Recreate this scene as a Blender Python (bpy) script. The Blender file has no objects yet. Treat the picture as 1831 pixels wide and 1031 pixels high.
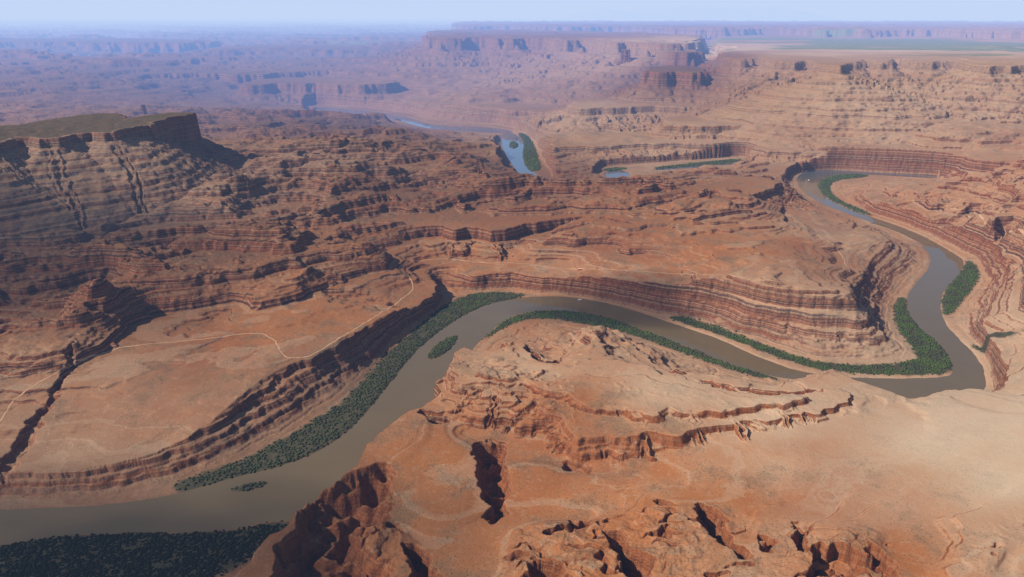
import bpy, math, numpy as np, time
T0=time.time()
rng=np.random.RandomState(7)
HC=1000.0; FPX=1437.0; CX,CY=915.5,515.5
PITCH=math.radians(18.85)
cp,sp=math.cos(PITCH),math.sin(PITCH)
def ray(px,py):
    a=(px-CX)/FPX; b=(CY-py)/FPX
    return np.array([a, cp+b*sp, -sp+b*cp])
def W(px,py,z=0.0):
    r=ray(px,py); t=(z-HC)/r[2]
    return (r[0]*t, r[1]*t)
def poly(pts,z=0.0):
    return np.array([W(p[0],p[1],p[2] if len(p)>2 else z) for p in pts])

# ---------------------------------------------------------------- noise
PERM=rng.randint(0,4096,(4096,)).astype(np.int32)
ANG=rng.rand(4096)*2*np.pi
GXT=np.cos(ANG).astype(np.float32); GYT=np.sin(ANG).astype(np.float32)
def perlin(x,y,seed=0):
    xf=np.floor(x); yf=np.floor(y)
    xi=xf.astype(np.int32); yi=yf.astype(np.int32)
    fx=(x-xf).astype(np.float32); fy=(y-yf).astype(np.float32)
    u=fx*fx*fx*(fx*(fx*6-15)+10); v=fy*fy*fy*(fy*(fy*6-15)+10)
    def g(ix,iy,dx,dy):
        h=PERM[(PERM[(ix+seed*131)&4095]+iy)&4095]
        return GXT[h]*dx+GYT[h]*dy
    a=g(xi,yi,fx,fy); b=g(xi+1,yi,fx-1,fy)
    c=g(xi,yi+1,fx,fy-1); d=g(xi+1,yi+1,fx-1,fy-1)
    ab=a+(b-a)*u; cd=c+(d-c)*u
    return (ab+(cd-ab)*v)*1.5
def fbm(x,y,scale,octv,seed=0,gain=0.5,ridged=False):
    s=0;amp=1.0;tot=0
    for o in range(octv):
        n=perlin(x/scale+o*17.3,y/scale-o*9.1,seed+o)
        if ridged: n=1-2*np.abs(n)
        s=s+n*amp; tot+=amp; amp*=gain; scale*=0.5
    return s/tot
def sstep(x,a,b):
    t=np.clip((x-a)/(b-a),0,1); return t*t*(3-2*t)
def sdpoly(X,Y,P,margin=600.0,near=False):
    out=np.full(X.shape,-margin,np.float32)
    m=(X>P[:,0].min()-margin)&(X<P[:,0].max()+margin)&(Y>P[:,1].min()-margin)&(Y<P[:,1].max()+margin)
    x=X[m]; y=Y[m]
    if near: NX=np.zeros(X.shape,np.float32); NY=np.zeros(X.shape,np.float32)
    if x.size==0: return (out,NX,NY) if near else out
    d2=np.full(x.shape,1e18,np.float32); ins=np.zeros(x.shape,bool)
    if near: qx=np.zeros_like(x); qy=np.zeros_like(x)
    n=len(P)
    for i in range(n):
        ax,ay=P[i]; bx,by=P[(i+1)%n]
        ex,ey=bx-ax,by-ay
        wx=x-ax; wy=y-ay
        t=np.clip((wx*ex+wy*ey)/(ex*ex+ey*ey+1e-9),0,1)
        dx=wx-ex*t; dy=wy-ey*t
        dd=dx*dx+dy*dy
        if near:
            k=dd<d2; qx[k]=(ax+ex*t)[k]; qy[k]=(ay+ey*t)[k]
        np.minimum(d2,dd,out=d2)
        if abs(ey)>1e-9:
            c=((ay>y)!=(by>y))&(x<ex*(y-ay)/ey+ax)
            ins^=c
    d=np.sqrt(d2); d=np.where(ins,d,-d)
    out[m]=np.maximum(d,-margin)
    if near:
        NX[m]=qx; NY[m]=qy; return out,NX,NY
    return out
def smoothpoly(P,n=3):
    for _ in range(n):
        Q=np.roll(P,-1,0)
        A=0.75*P+0.25*Q; B=0.25*P+0.75*Q
        P=np.empty((len(A)*2,2)); P[0::2]=A; P[1::2]=B
    return P

# ---------------------------------------------------------------- survey outlines
F_main=[(-260,1120),(-260,905),(0,900),(100,897),(200,889),(300,868),(420,826),(480,798),(550,755),(612,716),(648,678),(685,638),(738,590),(795,545),
(803,524),(850,520),(900,522),(1000,526),(1080,538),(1150,558),(1220,570),(1300,595),(1380,622),(1440,642),(1520,655),(1600,655),(1645,650),(1640,628),(1605,600),(1592,565),
(1594,540),(1612,518),(1640,492),(1655,470),(1648,442),(1605,416),(1560,402),(1510,383),(1455,362),(1424,337),(1415,315),(1435,303),(1500,299),(1560,302),(1640,308),(1700,312),
(1700,324),(1600,318),(1550,319),(1505,322),(1484,331),(1490,350),(1520,370),(1570,386),(1620,401),(1670,425),(1720,452),(1748,476),(1755,490),(1740,518),(1716,545),(1704,575),
(1740,608),(1768,640),(1775,690),(1765,735),(1690,745),(1600,755),(1540,735),(1480,695),(1400,686),(1320,667),(1250,642),(1180,617),(1110,592),(1060,583),(1000,572),(950,568),(900,585),
(860,612),(848,640),(830,670),(812,710),(790,750),(740,792),(700,830),(640,872),(575,915),(530,955),(470,1005),(350,1060),(150,1120)]
G_main=[(-300,1300,90),(-300,880,45),(0,846,45),(100,838,48),(200,830,50),(270,808,52),(300,792,54),(350,774,58),(400,742,62),(440,716,66),(470,690,70),(478,668,72),(510,652,74),(560,641,74),(620,610,70),(680,575,64),(740,545,56),(775,523,50),(780,510,48),(755,488,48),
(790,476,48),(825,490,46),(850,499,45),(900,488,45),(960,499,48),(1040,501,55),(1120,508,72),(1200,510,95),(1270,501,125),(1350,504,150),(1430,513,152),(1500,523,142),(1525,535,118),(1518,512,104),
(1538,492,88),(1562,462,72),(1592,437,60),(1580,420,60),(1540,405,60),(1490,384,60),(1440,366,60),(1402,346,60),(1396,318,55),(1405,300,50),(1440,290,60),(1500,286,70),(1570,287,80),(1650,292,90),(1740,300,90),
(1740,328,50),(1620,326,40),(1560,334,30),(1540,345,35),(1560,366,40),(1620,386,40),(1700,412,45),(1772,440,50),(1802,470,50),(1802,500,50),(1775,540,45),(1757,580,40),(1768,610,45),(1790,640,50),(1803,670,60),(1795,697,90),(1755,695,112),
(1690,699,122),(1640,711,124),(1600,705,124),(1545,688,124),(1500,664,126),(1470,672,126),(1440,684,122),(1380,686,120),(1300,671,118),(1240,664,116),(1190,655,113),(1150,640,108),(1120,622,100),(1075,598,88),(1035,622,98),(1000,655,112),(955,635,116),(925,612,118),(880,626,118),(840,620,115),
(805,645,115),(780,676,114),(790,700,112),(770,722,110),(745,729,112),(722,731,114),(700,755,114),(665,790,112),(650,818,112),(600,850,110),(545,884,108),(505,940,104),(440,1020,98),(330,1130,90),(100,1300,90)]
R_main=[(-260,1010),(-260,908),(0,912),(60,908),(150,905),(250,896),(330,879),(420,853),(500,834),(560,812),(600,788),(640,755),(670,717),(700,682),(730,642),(770,603),(820,568),(870,543),(930,531),(1000,528),(1080,539),(1150,560),(1220,583),(1290,607),(1350,635),(1400,655),(1450,668),(1510,674),(1600,677),(1690,674),(1704,668),(1703,648),(1680,615),(1645,588),(1622,560),(1620,530),(1642,500),(1660,480),(1665,460),(1650,436),(1620,419),(1570,401),(1510,380),(1460,360),(1430,335),(1423,316),(1440,306),(1500,303),(1560,307),(1690,314),(1690,320),(1560,312),
(1500,311),(1468,320),(1460,332),(1474,352),(1510,371),(1560,388),(1612,405),(1662,427),(1710,455),(1726,466),(1716,490),(1690,515),(1680,545),(1690,580),(1720,610),(1750,640),(1763,670),(1762,705),(1690,722),(1600,738),(1545,722),(1490,692),(1440,681),(1380,673),(1300,650),(1230,620),(1150,590),(1090,567),(1020,554),(960,554),(910,566),(880,589),(852,614),(832,645),(805,690),(795,725),(755,772),(710,815),(650,858),(585,903),(540,932),(490,930),(430,945),(350,953),(230,951),(100,957),(0,974)]
isl=[[(764,643),(768,627),(790,607),(818,597),(817,610),(800,628),(780,641)],[(405,877),(430,867),(486,859),(468,871),(430,879)]]
R_far=[[(896,236),(897,262),(912,290),(932,314),(945,335),(990,338),(962,312),(940,300),(934,275),(938,255),(922,237)],
 [(560,190),(640,196),(715,204),(760,220),(800,225),(895,228),(925,237),(897,239),(790,232),(750,227),(705,212),(640,203),(560,196)],
 [(1078,306),(1120,304),(1128,312),(1118,322),(1088,323)],
 [(1170,302),(1240,297),(1320,291),(1320,293),(1240,300),(1170,305)]]
isl_far=[[(910,262),(913,252),(922,253),(928,260),(920,266)]]
F_far=[[(893,234),(893,262),(907,290),(925,316),(940,338),(1000,342),(985,310),(965,280),(955,250),(930,233)],
 [(550,186),(640,192),(715,200),(765,215),(800,220),(900,223),(925,232),(900,243),(790,236),(745,231),(700,216),(640,206),(550,200)],
 [(1068,300),(1100,296),(1200,289),(1325,279),(1345,287),(1240,306),(1135,328),(1078,330)]]
G_far=[[(884,222,60),(886,262,60),(896,292,60),(920,316,55),(965,322,40),(1000,300,40),(985,270,40),(965,235,50),(930,222,60)],
 [(540,176,50),(640,182,60),(720,186,70),(800,200,70),(930,212,60),(935,240,30),(895,248,25),(790,241,25),(740,238,30),(690,224,30),(620,212,40),(540,206,40)],
 [(1050,300,20),(1080,292,18),(1200,284,18),(1330,274,20),(1370,285,20),(1260,308,15),(1140,320,15),(1070,322,20)]]
VEG=[([(300,870),(420,830),(480,803),(550,760),(612,722),(648,684),(685,642),(738,594),(790,550),(850,522),(940,526),(930,532),(870,545),(820,570),(775,603),(735,643),(705,683),(675,719),(645,755),(600,788),(555,814),(500,836),(420,855),(330,880)],3.6,.50),
([(860,612),(900,585),(950,568),(1000,572),(1060,583),(1110,592),(1180,617),(1250,642),(1320,667),(1400,685),(1380,675),(1300,652),(1230,622),(1150,592),(1090,569),(1020,556),(960,557),(910,569),(882,591)],3.6,.95),
([(-260,1000),(0,978),(100,961),(230,955),(350,957),(430,950),(490,934),(540,936),(470,990),(350,1050),(0,1120),(-260,1120)],3.2,.9),
([(1190,568),(1300,603),(1380,636),(1450,659),(1520,668),(1640,672),(1702,668),(1703,648),(1680,615),(1645,588),(1620,560),(1618,530),(1602,540),(1598,565),(1610,600),(1640,630),(1642,650),(1520,657),(1440,645),(1380,624),(1300,593),(1220,568)],3.6,.95),
([(1728,466),(1740,472),(1752,490),(1738,516),(1714,545),(1692,570),(1682,545),(1692,515),(1716,490)],3.8,.75),
([(1550,312),(1500,312),(1468,321),(1461,333),(1475,352),(1512,371),(1560,388),(1550,380),(1505,362),(1484,345),(1482,331),(1500,321),(1550,317)],5.0,.9),
([(1650,436),(1620,419),(1570,401),(1555,399),(1575,400),(1610,412),(1640,425)],4.5,1.0),
([(925,237),(940,240),(952,255),(962,285),(968,303),(955,308),(940,300),(934,275),(938,255)],6.5,.85),
([(1078,302),(1120,299),(1118,304),(1078,307)],6.5,.8),
([(1170,299),(1240,292),(1325,283),(1322,291),(1240,297),(1172,303)],6.5,.4),
([(1735,616),(1760,625),(1800,630),(1815,638),(1790,640),(1755,632)],4.0,.4),
([(750,722),(768,708),(775,718),(760,728)],4.0,1.0)]
for p in isl: VEG.append((p,3.8,1.0))
for p in isl_far: VEG.append((p,6.5,1.0))

F_P=smoothpoly(poly(F_main),2); G_P=smoothpoly(poly(G_main),1); R_P=smoothpoly(poly(R_main),2)
VEGP=[(smoothpoly(poly(v[0]),2),v[1],v[2]) for v in VEG]

# control points: px,py,z,roughness
C=[(-400,1300,80,.3),(915,1300,120,.5),(2200,1300,160,.4),(-500,900,50,.2),(-500,700,100,.4),(-500,500,200,.6),
(1200,790,118,.05),(1600,800,130,.02),(1831,800,140,.02),(2200,800,170,.1),(1831,1000,160,.2),(1200,960,122,.9),(1500,1000,136,1),(1350,920,124,.4),(1000,985,110,1),(1650,960,146,.25),(1700,870,143,.02),(1450,860,128,.03),(1300,830,122,.03),(1750,1000,150,.6),
(1050,690,128,.35),(1250,730,130,.25),(1400,740,132,.12),(900,660,124,.4),(850,735,106,.35),(800,800,104,.06),(780,900,104,.06),(950,850,104,.08),(1060,860,110,.1),(640,980,90,.9),(850,1000,100,.4),(960,750,104,.5),(1040,800,106,.35),(1150,800,114,.1),(1000,720,116,.5),(870,710,110,.5),(1400,700,126,.5),(1300,690,122,.5),(1180,680,118,.4),(1050,620,95,.3),
(2000,600,150,.3),(1900,500,150,.7),(1831,400,165,.9),(1700,350,95,1),(1831,300,190,1),(1780,380,130,1),(2100,400,220,.7),(1831,460,130,1),(1700,390,75,.8),(1750,420,95,.9),(1620,350,70,.8),(1650,370,70,.8),
(1000,470,62,.08),(1200,470,105,.1),(1400,440,135,.1),(1500,420,80,.08),(1450,480,138,.08),(800,462,58,.1),(900,465,60,.1),(1450,395,80,.1),
(830,440,75,.6),(1080,430,100,.6),(1000,440,85,.7),(1200,450,120,.2),(700,430,90,.9),(950,360,130,1.1),(1150,350,130,1.1),(1300,370,130,1),(1350,330,90,.8),(1310,455,138,.2),(700,380,130,1.1),(850,350,125,1.1),
(300,560,90,.45),(400,500,110,1.1),(520,450,140,1.2),(150,560,120,1.1),(60,640,90,.8),(300,700,66,.04),(200,780,55,.15),(50,780,54,.4),(600,520,84,.7),(450,600,74,.03),(600,580,70,.02),(650,470,105,1),(250,500,130,1.2),(680,520,66,.1),(380,680,68,.02),(250,620,80,.15),
(250,400,165,.6),(450,380,175,1.1),(600,350,180,1.1),(750,330,165,1.1),(850,300,110,1),(600,280,160,1.1),(480,300,190,.9),(-100,420,165,.5),(0,500,150,.9),(60,400,160,.4),(150,440,150,.9),(380,300,170,.7),
(300,150,180,1),(100,120,230,1),(-300,150,260,1),(700,250,110,1),(600,215,100,1),(450,215,150,1),(900,180,120,.7),(700,150,140,1),(1000,260,50,.4),(1050,220,70,.6),(1200,240,90,.6),(1200,265,60,.3),(1400,250,110,.6),
(1300,200,150,.5),(1500,230,150,.55),(1700,250,190,.55),(1831,210,240,.5),(2200,200,280,.6),(1100,150,170,.5),(1500,160,230,.45),(1300,160,200,.4),(1700,160,250,.45),(1050,300,50,.5),(1250,315,80,.8),(1350,300,50,.4),(1200,272,30,.2),
(900,110,330,.5),(1100,105,330,.5),(500,100,200,1),(1300,130,250,.45),(1831,150,310,.45),(200,80,250,1),(900,80,450,.5),(1100,82,450,.5),(-400,80,260,1),(2200,80,300,.6),(1500,60,300,.7),(600,55,260,1),(0,45,300,1),(900,42,300,.8),(1831,42,300,.8)]
for p in G_main[2:-2]: C.append((p[0],p[1],p[2],.2))
for g in G_far:
    for p in g: C.append((p[0],p[1],p[2],.4))
C=np.array(C,float)
cw=np.array([W(a,b,c) for a,b,c,_ in C])
cu=np.c_[cw[:,0]/cw[:,1],np.log(cw[:,1])]
def tps_fit(P,v,lam=1e-3):
    n=len(P); d=np.linalg.norm(P[:,None]-P[None],axis=2)
    K=np.where(d>0,d*d*np.log(d+1e-12),0)+lam*np.eye(n)
    Q=np.c_[np.ones(n),P]
    A=np.block([[K,Q],[Q.T,np.zeros((3,3))]])
    return np.linalg.solve(A,np.r_[v,0,0,0])
def tps_eval(P,w,U):
    out=np.zeros(len(U))
    for i in range(len(P)):
        d2=((U-P[i])**2).sum(1)+1e-12
        out+=w[i]*0.5*d2*np.log(d2)
    return out+w[-3]+w[-2]*U[:,0]+w[-1]*U[:,1]
def idw_eval(P,v,U,pw=3.0,eps=.02):
    num=np.zeros(len(U)); den=np.zeros(len(U))
    for i in range(len(P)):
        w=1/(((U-P[i])**2).sum(1)+eps**2)**(pw/2)
        num+=w*v[i]; den+=w
    return num/den
# px,py,z, tan, grey, dark scrub/brown with painted overcast shade
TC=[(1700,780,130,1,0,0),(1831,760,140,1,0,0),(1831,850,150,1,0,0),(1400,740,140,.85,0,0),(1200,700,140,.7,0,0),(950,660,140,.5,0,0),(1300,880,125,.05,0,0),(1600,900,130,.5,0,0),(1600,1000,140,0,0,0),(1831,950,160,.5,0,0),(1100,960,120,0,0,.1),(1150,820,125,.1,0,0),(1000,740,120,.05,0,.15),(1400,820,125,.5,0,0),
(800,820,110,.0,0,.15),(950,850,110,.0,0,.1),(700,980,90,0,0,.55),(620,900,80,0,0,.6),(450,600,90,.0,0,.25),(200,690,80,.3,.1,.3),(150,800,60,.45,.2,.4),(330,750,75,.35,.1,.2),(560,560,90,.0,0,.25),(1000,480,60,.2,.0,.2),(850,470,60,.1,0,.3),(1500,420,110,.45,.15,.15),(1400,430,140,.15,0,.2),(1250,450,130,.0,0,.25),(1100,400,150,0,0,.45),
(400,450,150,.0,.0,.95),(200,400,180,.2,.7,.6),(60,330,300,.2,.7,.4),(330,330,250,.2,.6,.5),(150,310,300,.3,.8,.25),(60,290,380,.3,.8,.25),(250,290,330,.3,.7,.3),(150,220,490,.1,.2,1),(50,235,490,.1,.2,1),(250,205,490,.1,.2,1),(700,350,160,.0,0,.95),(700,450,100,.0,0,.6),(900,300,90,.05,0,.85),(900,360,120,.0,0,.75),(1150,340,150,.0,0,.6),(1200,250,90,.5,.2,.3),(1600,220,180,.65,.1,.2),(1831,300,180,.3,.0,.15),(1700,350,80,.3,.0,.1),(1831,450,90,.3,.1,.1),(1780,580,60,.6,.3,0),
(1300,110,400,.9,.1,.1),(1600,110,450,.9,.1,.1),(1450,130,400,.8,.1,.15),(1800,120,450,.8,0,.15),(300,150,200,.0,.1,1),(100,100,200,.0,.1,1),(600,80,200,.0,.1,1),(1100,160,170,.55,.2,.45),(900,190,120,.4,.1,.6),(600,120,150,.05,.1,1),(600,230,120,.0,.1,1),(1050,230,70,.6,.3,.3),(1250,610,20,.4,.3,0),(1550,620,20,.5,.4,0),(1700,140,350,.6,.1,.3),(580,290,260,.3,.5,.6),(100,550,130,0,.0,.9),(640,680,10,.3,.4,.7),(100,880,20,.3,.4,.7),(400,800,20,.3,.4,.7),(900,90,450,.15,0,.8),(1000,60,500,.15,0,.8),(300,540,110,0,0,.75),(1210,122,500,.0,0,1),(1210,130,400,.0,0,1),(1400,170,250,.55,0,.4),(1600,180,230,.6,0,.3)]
TC=np.array(TC,float); tw=np.array([W(a[0],a[1],a[2]) for a in TC]); tu=np.c_[tw[:,0]/tw[:,1],np.log(tw[:,1])]

# ---------------------------------------------------------------- grid
NC=1400
U=np.linspace(-0.95,0.95,NC)
d=900.0; ds=[d]
while d<125000:
    if d<4500: r=.0018
    elif d<13000: r=.0018+(d-4500)/8500*.0020
    else: r=.0038+min((d-13000)/40000,1)*.008
    d*=1+r; ds.append(d)
D=np.array(ds); NR=len(D)
X=(U[None,:]*D[:,None]).astype(np.float32); Y=np.repeat(D[:,None],NC,1).astype(np.float32)
print("GRID",NR,NC)
cU=np.linspace(-.95,.95,150); cV=np.linspace(math.log(D[0]),math.log(D[-1]),190)
GU,GV=np.meshgrid(cU,cV); GP=np.c_[GU.ravel(),GV.ravel()]
def up(a):
    a=a.reshape(GU.shape)
    fi=np.interp(np.log(D),cV,np.arange(len(cV))); i0=np.minimum(fi.astype(int),len(cV)-2); fy=(fi-i0)[:,None]
    fj=np.interp(U,cU,np.arange(len(cU))); j0=np.minimum(fj.astype(int),len(cU)-2); fx=(fj-j0)[None,:]
    A=a[i0][:,j0]; B=a[i0][:,j0+1]; Cc=a[i0+1][:,j0]; Dd=a[i0+1][:,j0+1]
    return ((A*(1-fx)+B*fx)*(1-fy)+(Cc*(1-fx)+Dd*fx)*fy).astype(np.float32)
E=up(np.clip(tps_eval(cu,tps_fit(cu,C[:,2],2e-3),GP),15,460))
RO=up(idw_eval(cu,C[:,3],GP))
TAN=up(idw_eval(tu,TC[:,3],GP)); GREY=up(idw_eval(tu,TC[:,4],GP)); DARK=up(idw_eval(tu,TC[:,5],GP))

w1x=perlin(X/260,Y/260,11)*55; w1y=perlin(X/260,Y/260,12)*55
fine=np.clip(1.5-np.sqrt(X*X+Y*Y)/9000,0,1)
w2x=perlin(X/70,Y/70,13)*16+perlin(X/26,Y/26,14)*9*fine; w2y=perlin(X/70,Y/70,15)*16+perlin(X/26,Y/26,16)*9*fine
far=sstep(Y,5500,13000)
nearzone=1-sstep(Y,1650,2000)
ra=math.radians(24); XR=(X*math.cos(ra)+Y*math.sin(ra)); YR=(-X*math.sin(ra)+Y*math.cos(ra))
rn=fbm(XR*.5+w1x*1.2+w2x*.8,YR+w1y*1.2+w2y*.8,400,5,21,.47,True)
rb=fbm(X+w1x,Y+w1y,900,3,27,.5)
rc_=fbm(X+w2x,Y+w2y,130,3,29,.5,True)
rn_far=fbm(X*.45+w1x*4,Y*0.8+w1y*4,2300,7,31,.52,True)
rf2=1-2.2*np.abs(perlin((X+w1x*8)/5200,(Y+w1y*8)/3600,37))
E2=E+RO*((rn-.12)*118*(1-far)+sstep(RO,.5,.9)*rc_*13*(1-far)+rb*45*(1-far)+ ((rn_far-.05)*250+rf2*80)*(.10+.90*far))*(1-.85*nearzone)+fbm(X,Y,170,3,41)*(1.2+4*RO)
E2=np.maximum(E2,12)

MESA=[
([(-400,285),(-200,268),(-60,262),(0,252),(40,240),(80,248),(150,232),(205,236),(236,226),(240,210),(200,197),(100,208),(0,224),(-400,240)],490,36,.50,.5),
([(205,234),(232,226),(250,222),(268,222),(268,216),(292,212),(310,206),(345,203),(345,198),(280,200),(220,212)],494,140,.52,.5),
([(535,293),(555,288),(580,283),(606,287),(640,299),(600,298),(572,296),(560,302),(545,300)],262,30,.42,1),
([(400,300),(470,306),(520,302),(470,296),(430,290)],215,30,.4,1),
([(585,420),(620,408),(660,412),(690,398),(740,404),(790,400),(815,412),(850,404),(880,412),(930,398),(1000,388),(1060,384),(1100,392),(1150,396),(1185,412),(1215,410),(1240,432),(1275,440),(1290,468),(1340,474),(1375,462),(1330,440),(1300,410),(1290,380),(1200,355),(1000,350),(800,360),(640,385)],150,42,.30,1),
([(960,352),(1040,345),(1100,350),(1150,338),(1210,345),(1260,352),(1300,345),(1340,355),(1380,335),(1400,318),(1330,312),(1200,325),(1050,330)],170,35,.35,1),
([(800,668),(830,690),(862,694),(905,708),(925,700),(962,722),(1003,736),(1012,756),(1042,778),(1085,772),(1110,784),(1150,772),(1205,778),(1250,765),(1350,752),(1440,734),(1500,728),(1525,708),(1490,688),(1380,697),(1300,682),(1200,667),(1130,640),(1060,642),(1000,668),(950,648),(880,640),(820,642)],142,16,.50,.5),
([(850,664),(900,678),(930,672),(975,692),(1020,698),(1060,722),(1100,724),(1150,738),(1210,728),(1300,730),(1350,718),(1420,712),(1440,702),(1380,704),(1280,696),(1180,682),(1130,662),(1040,668),(980,684),(930,660),(880,652)],158,10,.30,.5),
([(1155,122),(1175,115),(1230,115),(1262,119),(1268,125),(1240,127),(1200,125),(1165,127)],505,115,.36,1),
([(1178,90),(1184,84),(1245,84),(1252,91),(1215,92)],610,130,.4,1),
([(1108,108),(1114,104),(1124,104),(1126,108)],470,20,.45,.3),
([(1300,100),(1330,108),(1345,100),(1400,112),(1440,104),(1480,117),(1520,112),(1545,102),(1580,113),(1600,100),(1650,112),(1700,103),(1760,118),(1831,112),(2100,120),(2300,80),(1831,66),(1500,60),(1300,57),(1280,70),(1300,82),(1290,90)],590,60,.27,1),
([(1640,128),(1660,134),(1710,130),(1760,140),(1831,142),(2200,150),(2200,110),(1831,115),(1700,115),(1640,118)],460,90,.30,1),
([(1330,140),(1380,146),(1480,140),(1560,150),(1620,144),(1620,124),(1450,124),(1340,130)],370,65,.26,1),
([(762,66),(800,70),(850,65),(910,70),(950,66),(1010,72),(1050,69),(1100,77),(1135,74),(1180,80),(1250,73),(1250,60),(1000,54),(780,51)],670,130,.2,1),
([(820,46),(900,44),(1000,47),(1130,45),(1250,52),(1400,48),(1500,53),(1650,50),(1831,56),(2300,58),(2300,38),(820,36)],720,200,.3,1),
([(640,205),(700,196),(820,190),(1000,200),(1100,196),(1080,190),(900,182),(700,186)],150,40,.3,1),
([(940,262),(1060,258),(1180,250),(1320,255),(1400,266),(1480,262),(1640,268),(1700,262),(1840,280),(2200,280),(2200,225),(1700,225),(1300,222),(1000,228)],120,35,.15,1),
([(1150,222),(1300,225),(1420,218),(1560,228),(1700,215),(1850,222),(2200,225),(2200,190),(1600,185),(1250,190)],195,45,.25,1),
([(1000,195),(1150,188),(1300,192),(1450,185),(1600,190),(1750,182),(2200,190),(2200,165),(1700,160),(1300,160),(1050,172)],250,50,.2,1),
([(1430,276),(1520,268),(1620,272),(1700,282),(1830,290),(2100,300),(2100,262),(1700,255),(1500,256)],160,50,.45,1),
([(1760,395),(1800,382),(1850,388),(1950,420),(2000,380),(1860,365),(1800,368)],165,40,.4,1),
([(200,138),(330,128),(450,132),(560,124),(640,128),(560,116),(400,118),(220,124)],290,90,.25,1),
([(-200,118),(60,108),(200,112),(380,104),(300,98),(60,98),(-200,104)],380,110,.25,1),
([(430,152),(520,146),(640,152),(720,146),(700,140),(520,136),(440,142)],240,80,.3,1),
([(330,92),(500,86),(640,90),(720,84),(620,78),(420,80)],420,120,.25,1),
([(-200,78),(100,74),(300,78),(420,72),(250,68),(-200,68)],470,130,.25,1),
]
h=E2.copy(); mesah=np.zeros_like(h); top=np.zeros_like(h)
for mi,(pts,T,Hc,sl,ga) in enumerate(MESA):
    P=poly(pts,T); P=smoothpoly(P,1)
    dist=P[:,1].mean(); k=np.clip(dist/4500,.5,3.5)
    mg=min(3500,(T-60)/sl+200)
    kk=k*(1.0+1.6*min(max((dist-9000)/8000,0),1))
    rg=1.9 if mi in (6,7) else 1.0
    wx=w1x*.6*kk+w2x*.9*k*rg; wy=w1y*.6*kk+w2y*.9*k*rg
    sd,nx_,ny_=sdpoly(X+wx,Y+wy,P,mg,True)
    sd=sd+perlin(X/(60*k),Y/(60*k),51)*12*k
    if mi in (6,7): sd=sd+fbm(X,Y,75,3,53)*22
    o=np.maximum(-sd,0); cw_=16*k
    gul=.6*(1-np.abs(perlin(nx_/(58*k),ny_/(58*k),57))*3)+.6*(1-np.abs(perlin(nx_/(24*k)+w2x/90,ny_/(24*k),58))*3)+.5*(1-np.abs(perlin(nx_/(11*k)+w2x/60,ny_/(11*k),59))*3)
    prof=T+np.clip(sd/200,0,1)*4*k-Hc*np.clip(o/cw_,0,1)-sl*np.maximum(o-cw_,0)-ga*gul*min(max(Hc,30)*.45,26)*sstep(o,cw_*.5,cw_*7)
    if mi>=8: prof=prof+sstep(sd,0,200)*fbm(X,Y,600,3,55)*9*k
    if mi<2: prof=prof+sstep(sd,0,60)*fbm(X,Y,90,4,56)*7
    prof=np.where(o>=mg*.98,-100,prof)
    if mi<2:
        mesah=np.maximum(mesah,np.clip((prof-E2)/60,0,1)); top=np.maximum(top,sstep(sd,0,25))
    if mi==6: ridge=sstep(sd,-70,10)
    h=np.maximum(h,prof)
h=h+ridge*fbm(X+w2x,Y+w2y,70,4,161,.5,True)*3.2

Xg=X+w1x*.35+w2x*.65; Yg=Y+w1y*.35+w2y*.65
sF=sdpoly(X+w2x*.3,Y+w2y*.3,F_P,700); sG,gx_,gy_=sdpoly(Xg,Yg,G_P,700,True)
t=np.where(sG<=0,1,np.where(sF>=0,0,-sF/(np.maximum(-sF,0)+np.maximum(sG,0)+1e-3)))
for fp,gp in zip(F_far,G_far):
    a=sdpoly(X,Y,smoothpoly(poly(fp),2),700); b=sdpoly(X+w1x,Y+w1y,smoothpoly(poly(gp),1),700)
    tt=np.where(a>=0,0,np.where(b<=0,1,-a/(np.maximum(-a,0)+np.maximum(b,0)+1e-3)))
    t=np.minimum(t,tt); sF=np.maximum(sF,a)
t=np.clip(t,0,1)
nxp,nyp=W(1600,478,40)
nose=np.exp(-((X-nxp)/260)**2-((Y-nyp)/420)**2)
flu=(1-np.abs(perlin(gx_/44,gy_/44,66))*3)*.55+(1-np.abs(perlin(gx_/14,gy_/14,67))*3)*.2
t2=t+(fbm(X,Y,110,4,61)*.20-flu*.04)*4*t*(1-t)*(1-.6*nose)
t2=np.clip(t2,0,1)
prof=np.interp(t2,[0,.12,.40,.46,.62,.68,.84,.88,1],[0,.04,.24,.36,.46,.62,.72,.90,1]).astype(np.float32)
prof=prof*(1-nose)+np.clip(t2*.97,0,1)*nose
h=3+(h-3)*prof

def table(seed,opts,sf0,sf1,g):
    zi=[-60.0,0.0,6.0]; zo=[-60.0,0.0,5.0]; z=6.0; q=5.0
    r2=np.random.RandomState(seed)
    while z<1200:
        th=r2.choice(opts)*r2.uniform(.8,1.2); sf=r2.uniform(sf0,sf1)
        zi+= [z+th*sf, z+th]; zo+=[q+th*sf*g, q+th]; z+=th; q+=th
    return np.array(zi),np.array(zo)
dip=perlin(X/2600,Y/2600,71)*25+perlin(X/600,Y/600,72)*5
a1,b1=table(3,[6,8,11,16,24],.68,.84,.25); a2,b2=table(5,[28,40,60],.7,.85,.22); a3,b3=table(8,[3.5,4.5,6],.6,.7,.3); a4,b4=table(11,[14,22,34],.70,.84,.30)
tz=np.interp(h+dip,a1,b1)-dip
tz4=np.interp(h+dip,a4,b4)-dip
tzf=np.interp(h+dip,a2,b2)-dip
big=sstep(RO,.5,.8)*(t>=1)*(.55+.45*np.clip(perlin(X/500,Y/500,77)*2,-1,1))
tz=tz*(1-big)+tz4*big
tz=tz*(1-far*.85)+tzf*far*.85
amt=.10+.87*sstep(RO,.04,.3)
amt=np.where(t<1,np.maximum(.35+.6*prof,0),amt)
bz=nearzone*sstep(RO,.3,.6)*(t>=1)
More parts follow.
